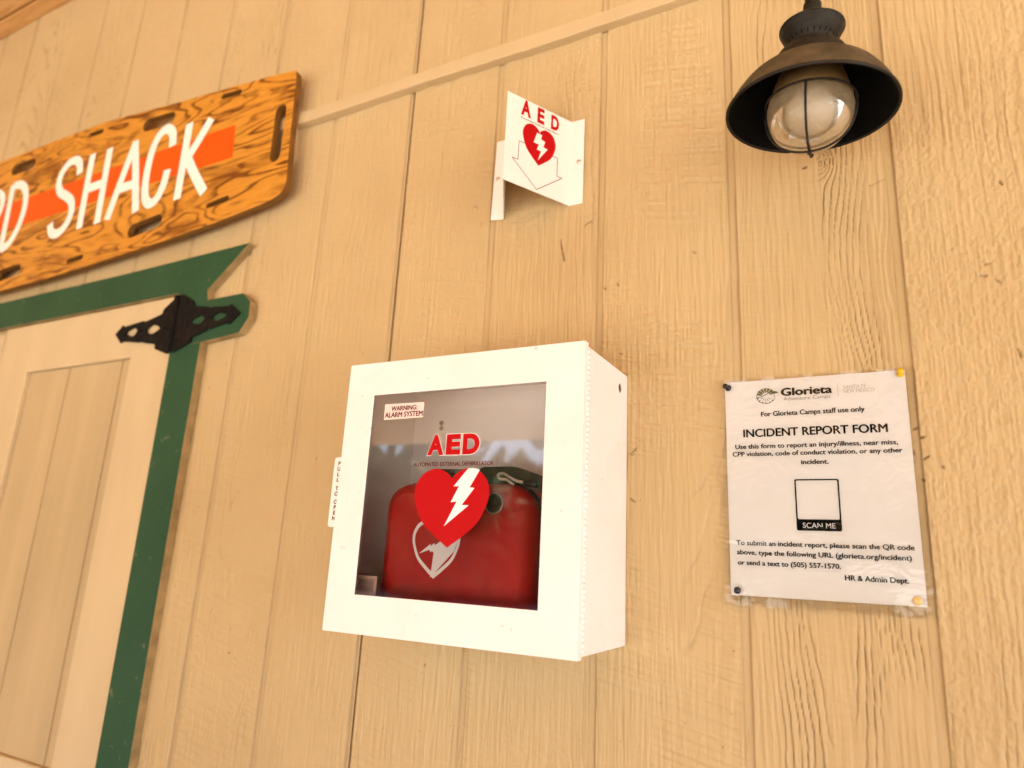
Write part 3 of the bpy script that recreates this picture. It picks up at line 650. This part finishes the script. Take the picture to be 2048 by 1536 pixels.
obj('small_lettering', *text('AUTOMATED EXTERNAL DEFIBRILLATOR', .2046, .3308, -.1390, .0051, on(.0000), heavy=.035), M_DKRED, dr)
obj('heart_decal', *flat([heart(.2688, -.2458, -.1425, .0585)], on(.0000)), M_RED, dr)
obj('bolt_decal', *flat([[(.2935, -.1428), (.3030, -.1428), (.3113, -.1450), (.2975, -.1678), (.3048, -.1686), (.2868, -.1907), (.2978, -.1909), (.2615, -.2185), (.2788, -.1860), (.2696, -.1873), (.2809, -.1662), (.2725, -.1664)]], on(.0002)), M_WPRINT, dr)

# ------------------------------------------------------------------ what the cabinet holds
CF = -.130
case = thing('defibrillator_case', 'red soft carrying case with black handle seen inside the white cabinet', 'case', (.247, -.08, bz0 + .0013))
cb = obj('case_body', *plate([rrect(.1275, .3665, bz0 + .0016, -.1560, (.012, .044, .036, .012), 10)], CF, .100, .016), M_CASE, case, True)
obj('zip', *tube([(a, CF + .030, b) for a, b in rrect(.1265, .3675, bz0 + .0040, -.1550, (.012, .044, .036, .012), 8)], .0022, 8, True), M_DARK, case, True)
gx, gz = .3122, -.1847
obj('grommet_ring', *tube([(gx + .0133 * math.cos(t), CF - .0022, gz + .0133 * math.sin(t)) for t in np.linspace(0, 2 * math.pi, 40, endpoint=False)], .0011, 8, True), M_STEEL, case, True)
obj('grommet_center', *lathe([(0, .0028), (.006, .0022), (.0095, .001), (.0128, 0)], (gx, CF - .0001, gz), (0, -1, 0), 32), bronze('grommet_dark', (.05, .035, .02), (.10, .07, .04), .25, .3), case, True)
hp = catmull([(.200, -.142), (.255, -.1435), (.305, -.1435), (.330, -.1440), (.350, -.150), (.372, -.158)], 6)
V, F = [], []
for i, (x, z) in enumerate(hp):
    hh = .008 + .003 * (i > 8) ; V += [(x, -.112, z - hh), (x, -.114, z), (x, -.112, z + hh), (x, -.085, z + hh), (x, -.085, z - hh)]
for i in range(len(hp) - 1):
    for k in range(5): F.append((i * 5 + k, i * 5 + (k + 1) % 5, i * 5 + 5 + (k + 1) % 5, i * 5 + 5 + k))
obj('carry_handle', V, F, M_HANDLE, case)
rp = catmull([(.341, CF - .002, -.160), (.330, CF - .004, -.1535), (.321, CF - .004, -.1525), (.3170, CF - .004, -.1485), (.3195, CF - .004, -.1452), (.326, CF - .004, -.1452), (.335, CF - .004, -.1500), (.346, CF - .004, -.1550), (.358, CF - .003, -.1570)], 7)
obj('pull_cord', *tube(rp, .0019, 8, wob=.16), M_ROPE, case, True)
obj('cord_toggle', *lathe([(0, 0), (.0040, .0005), (.0048, .003), (.0048, .016), (.0040, .0195), (0, .020)], (.3565, CF - .003, -.1575), (1, 0, -.12), 16), M_DARK, case, True)
hx, ht, hT, hw = .2225, -.2872, -.2085, .0395
big, sml = heart(hx, ht, hT, hw), heart(hx, ht + .0068, hT - .0045, hw - .0042)
obj('heart_outline', *flat([big, sml], onwall(CF - .0004)), M_WPRINT, case)
obj('heart_half', *flat([[(.1955, -.2548), (.2145, -.2408), (.2140, -.2445), (.2205, -.2395), (.2215, -.2425), (.2280, -.2385), (.2580, -.2180), (.2600, -.2320), (.2530, -.2500), (.2175, -.2860), (.2205, -.2525), (.2165, -.2505), (.2150, -.2525), (.2130, -.2490)]], onwall(CF - .0006)), M_WPRINT, case)
card = thing('leaflet', 'small pale leaflet with fine lines in the lower corner of the cabinet window', 'leaflet', (.125, -.145, bz0 + .0013))
obj('sheet', *box(.0805, .1440, -.1525, -.1515, bz0 + .0013, -.2885), mat('leaflet_paper', (.62, .42, .33), .6), card)
ls = []
for k in range(19):
    x = .110 + k * .0016; ls.append(ribbon([(x + .004 * (1 - k / 19), -.2945), (x - .003 * (1 - k / 19), -.309 - .002 * (k % 3 == 0))], .00045 + .0002 * (k % 3), onwall(-.1528)))
ls.append(ribbon([(.1095, -.2935), (.1435, -.2935)], .0006, onwall(-.1530)))
obj('line_print', *join(*ls), mat('ink_lines', (.10, .06, .07), .6), card)

# ------------------------------------------------------------------ laminated notice
note = thing('notice', 'white laminated incident report notice pinned to the siding', 'notice', (.702, 0, -.147))
def rot(a, b):
    t = .0031; cx, cz = .7013, -.1460; return (cx + (a - cx) * math.cos(t) - (b - cz) * math.sin(t), cz + (a - cx) * math.sin(t) + (b - cz) * math.cos(t))
def wav(a, b): return -.0030 - .0008 * math.sin(a * 31 + 1.3) * math.sin(b * 23) - .0005 * math.sin(b * 61 + a * 20) * (b < -.22)
def gridmesh(x0, x1, z0, z1, nx, nz, dy, r=0):
    V, F = [], []
    for j in range(nz + 1):
        for i in range(nx + 1):
            a = x0 + (x1 - x0) * i / nx; b = z0 + (z1 - z0) * j / nz
            if r:                                   # pull the corners in to round them
                for cx, cz in ((x0 + r, z0 + r), (x1 - r, z0 + r), (x0 + r, z1 - r), (x1 - r, z1 - r)):
                    qx, qz = a - cx, b - cz
                    if qx * (1 if cx > (x0 + x1) / 2 else -1) > 0 and qz * (1 if cz > (z0 + z1) / 2 else -1) > 0:
                        d = math.hypot(qx, qz); mx = max(abs(qx), abs(qz))
                        if d > 0: a, b = cx + qx * mx / d, cz + qz * mx / d
            ed = min(a - x0, x1 - a, b - z0, z1 - b)
            curl = -.0024 * math.exp(-max(ed, 0) / .006) * (.35 + .65 * math.sin(47 * a + 29 * b + 2 * math.sin(90 * a))) if r else 0
            V.append((a, wav(a, b) + dy + min(curl, .0004), b))
    for j in range(nz):
        for i in range(nx): q = j * (nx + 1) + i; F.append((q, q + 1, q + nx + 2, q + nx + 1))
    return V, F
V, F = gridmesh(.7013 - .10795, .7013 + .10795, -.1460 - .1397, -.1460 + .1397, 40, 50, 0); V = [(*rot(a, b)[:1], y, rot(a, b)[1]) for a, y, b in V]
obj('paper_sheet', V, F, M_PAPER, note, True)
obj('laminate_sleeve', *gridmesh(.5875, .8178, -.2985, -.0035, 100, 130, -.0012, .006), M_SLEEVE, note, True)
def ink(dy=0): return lambda a, b: (lambda q: (q[0], wav(*q) - .00045 - dy, q[1]))(rot(a, b))
def subdiv(vf, cuts=0): return vf
def pr(name, m, *parts): obj(name, *join(*parts), m, note)
pr('logo_lettering', M_BLACK, text('Glorieta', .6650, .7270, -.0296, .0098, ink(), heavy=.085))
pr('logo_subtitle', M_GREYP, text('Adventure Camps', .6680, .7242, -.0364, .0047, ink(), -.004))
pr('logo_place_name', M_LTGREY, text('SANTA FE', .7397, .7655, -.0257, .0046, ink(), -.006), text('NEW MEXICO', .7397, .7745, -.0310, .0046, ink(), -.006), ribbon([(.7333, -.0175), (.7333, -.0350)], .0004, ink()))
# emblem: half wheel of olive rays above a bird's head and a toothed lower rim
cx, cz, rr_ = .6463, -.0290, .0118
rays = []
for k in range(7):
    a0 = math.radians(10 + k * 24 + 2.2); a1 = math.radians(10 + (k + 1) * 24 - 2.2)
    rays.append(flat([[(cx + q * math.cos(t), cz + .0012 + q * math.sin(t) * .86) for q, t in ((.0050, a0), (rr_, a0), (rr_, (a0 + a1) / 2), (rr_, a1), (.0050, a1))]], ink()))
pr('emblem_rays', M_OLIVE, *rays)
low = [(cx + rr_ * math.cos(math.radians(t)), cz + .0005 + rr_ * .86 * math.sin(math.radians(t))) for t in range(172, 345, 6)]
em = [ribbon(catmull([(.6346, -.0302), (.640, -.0292), (.6465, -.0265), (.6525, -.0235), (.6565, -.0232), (.6595, -.0242)], 4), .0007, ink()), flat([[(.6545, -.0236), (.6575, -.0228), (.6612, -.0238), (.6618, -.0262), (.6600, -.0250), (.6570, -.0245)]], ink(.0001)),
      ribbon(low, .0006, ink(.00005)), ribbon(catmull([(.6590, -.0252), (.6570, -.0268), (.6560, -.0285)], 4), .0004, ink()), ribbon([(.6560, -.0290), (.6582, -.0312)], .0004, ink())]
for t in (195, 220, 245, 270, 295, 320):
    t = math.radians(t); em.append(ribbon([(cx + .0098 * math.cos(t), cz + .0098 * .86 * math.sin(t)), (cx + .0116 * math.cos(t), cz + .0116 * .86 * math.sin(t))], .0013, ink(.0001)))
for t in (205, 235, 262, 290, 318):
    t = math.radians(t); em.append(ribbon([(cx + .0035 * math.cos(t), cz + .0035 * math.sin(t)), (cx + .0078 * math.cos(t), cz + .0078 * .86 * math.sin(t))], .00045, ink(.0001)))
pr('emblem_lines', M_BLACK, *em)
B1 = .05
pr('staff_line', M_BLACK, text('For Glorieta Camps staff use only', .6390, .7620, -.0560, 0.0062, ink(), heavy=B1))
pr('heading', M_BLACK, text('INCIDENT REPORT FORM', .6153, .7855, -.0830, .0103, ink(), heavy=.048))
pr('instructions', M_BLACK, text('Use this form to report an injury/illness, near miss,', .6045, .7950, -.0985, 0.0058, ink(), heavy=B1), text('CPP violation, code of conduct violation, or any other', .6008, .7990, -.1085, 0.0058, ink(), heavy=B1), text('incident.', .6850, .7170, -.1205, 0.0058, ink(), heavy=B1))
fr = [rrect(.6757, .7270, -.2035, -.1395, .0022, 4), rrect(.6775, .7252, -.1895, -.1412, .0015, 4)]
pr('scan_frame', M_BLACK, flat(fr, ink()))
pr('scan_lettering', M_WPRINT, text('SCAN ME', .6828, .7200, -.2000, .0062, ink(.0002), .0))
pr('contact_lines', M_BLACK, text('To submit an incident report, please scan the QR code', .6020, .8018, -.2232, 0.0057, ink(), heavy=B1), text('above, type the following URL (glorieta.org/incident)', .6022, .7980, -.2350, 0.0057, ink(), heavy=B1), text('or send a text to (505) 557-1570.', .6030, .7228, -.2478, 0.0057, ink(), heavy=B1))
pr('signature_line', M_BLACK, text('HR & Admin Dept.', .7262, .7932, -.2607, 0.0059, ink(), heavy=B1))

# ------------------------------------------------------------------ push pins
def push_pin(label, x, z, m, axis, kind='pin'):
    ax = Vector(axis)
    if kind == 'tack': prof = [(0, .0), (.0048, .0), (.0050, .0008), (.0042, .0018), (.002, .0024), (0, .0025)]
    else: prof = [(0, 0), (.0040, 0), (.0043, .0008), (.0042, .0016), (.0026, .0024), (.0022, .0050), (.0024, .0068), (.0034, .0078), (.0037, .0088), (.0033, .0098), (0, .0100)]
    o = obj('push_pin', *lathe(prof, (x, -.0046, z), ax, 28), m, None, True, (x, -.0046, z))
    tag(o, label, 'push pin', 'push pins holding the notice'); return o
M_PBLK = mat('black_plastic', (.008, .008, .010), .25); M_PYEL = mat('yellow_plastic', (.75, .45, .01), .3); M_PAMB = mat('amber_plastic', (.72, .48, .17), .3); M_PNAV = mat('blue_black_plastic', (.010, .014, .022), .22)
push_pin('black push pin leaning left at the top corner of the notice', .5985, -.0152, M_PBLK, (-.42, -1, .18))
push_pin('bright yellow push pin at the top corner of the notice', .8035, -.0120, M_PYEL, (.05, -1, .28))
push_pin('blue-black push pin seen head-on at the bottom corner of the notice', .6020, -.2800, M_PNAV, (.12, -1, -.05))
push_pin('flat amber thumb tack at the bottom corner of the notice', .8000, -.2790, M_PAMB, (0, -1, 0), 'tack')

# ------------------------------------------------------------------ trees across the yard (seen mirrored in the cabinet window)
rt = np.random.default_rng(3); n = 16000
cxs = rt.uniform(-34, 22, 46); czs = rt.uniform(.3, 5.4, 46); cys = rt.uniform(-30, -21, 46)
k = rt.integers(0, 46, n); c = np.stack([cxs[k], cys[k], czs[k]], -1) + rt.normal(0, 1, (n, 3)) * np.array([1.5, 1.2, .8]); c[:, 2] = np.abs(c[:, 2])
a = rt.normal(0, 1, (n, 3)); b = rt.normal(0, 1, (n, 3)); s = .34
co = np.stack([c - s * a, c + s * b, c + s * a, c - s * b], 1).reshape(-1, 3)
me = bpy.data.meshes.new('tree_line'); me.from_pydata(co.tolist(), [], [(4 * i, 4 * i + 1, 4 * i + 2, 4 * i + 3) for i in range(n)])
me.materials.append(paint_mat('foliage', (.06, .09, .03), .7, .3, 1)); o = bpy.data.objects.new('tree_line', me); COL.objects.link(o); o['kind'] = 'stuff'
o['label'] = 'distant dark green trees across the yard'; o['category'] = 'trees'
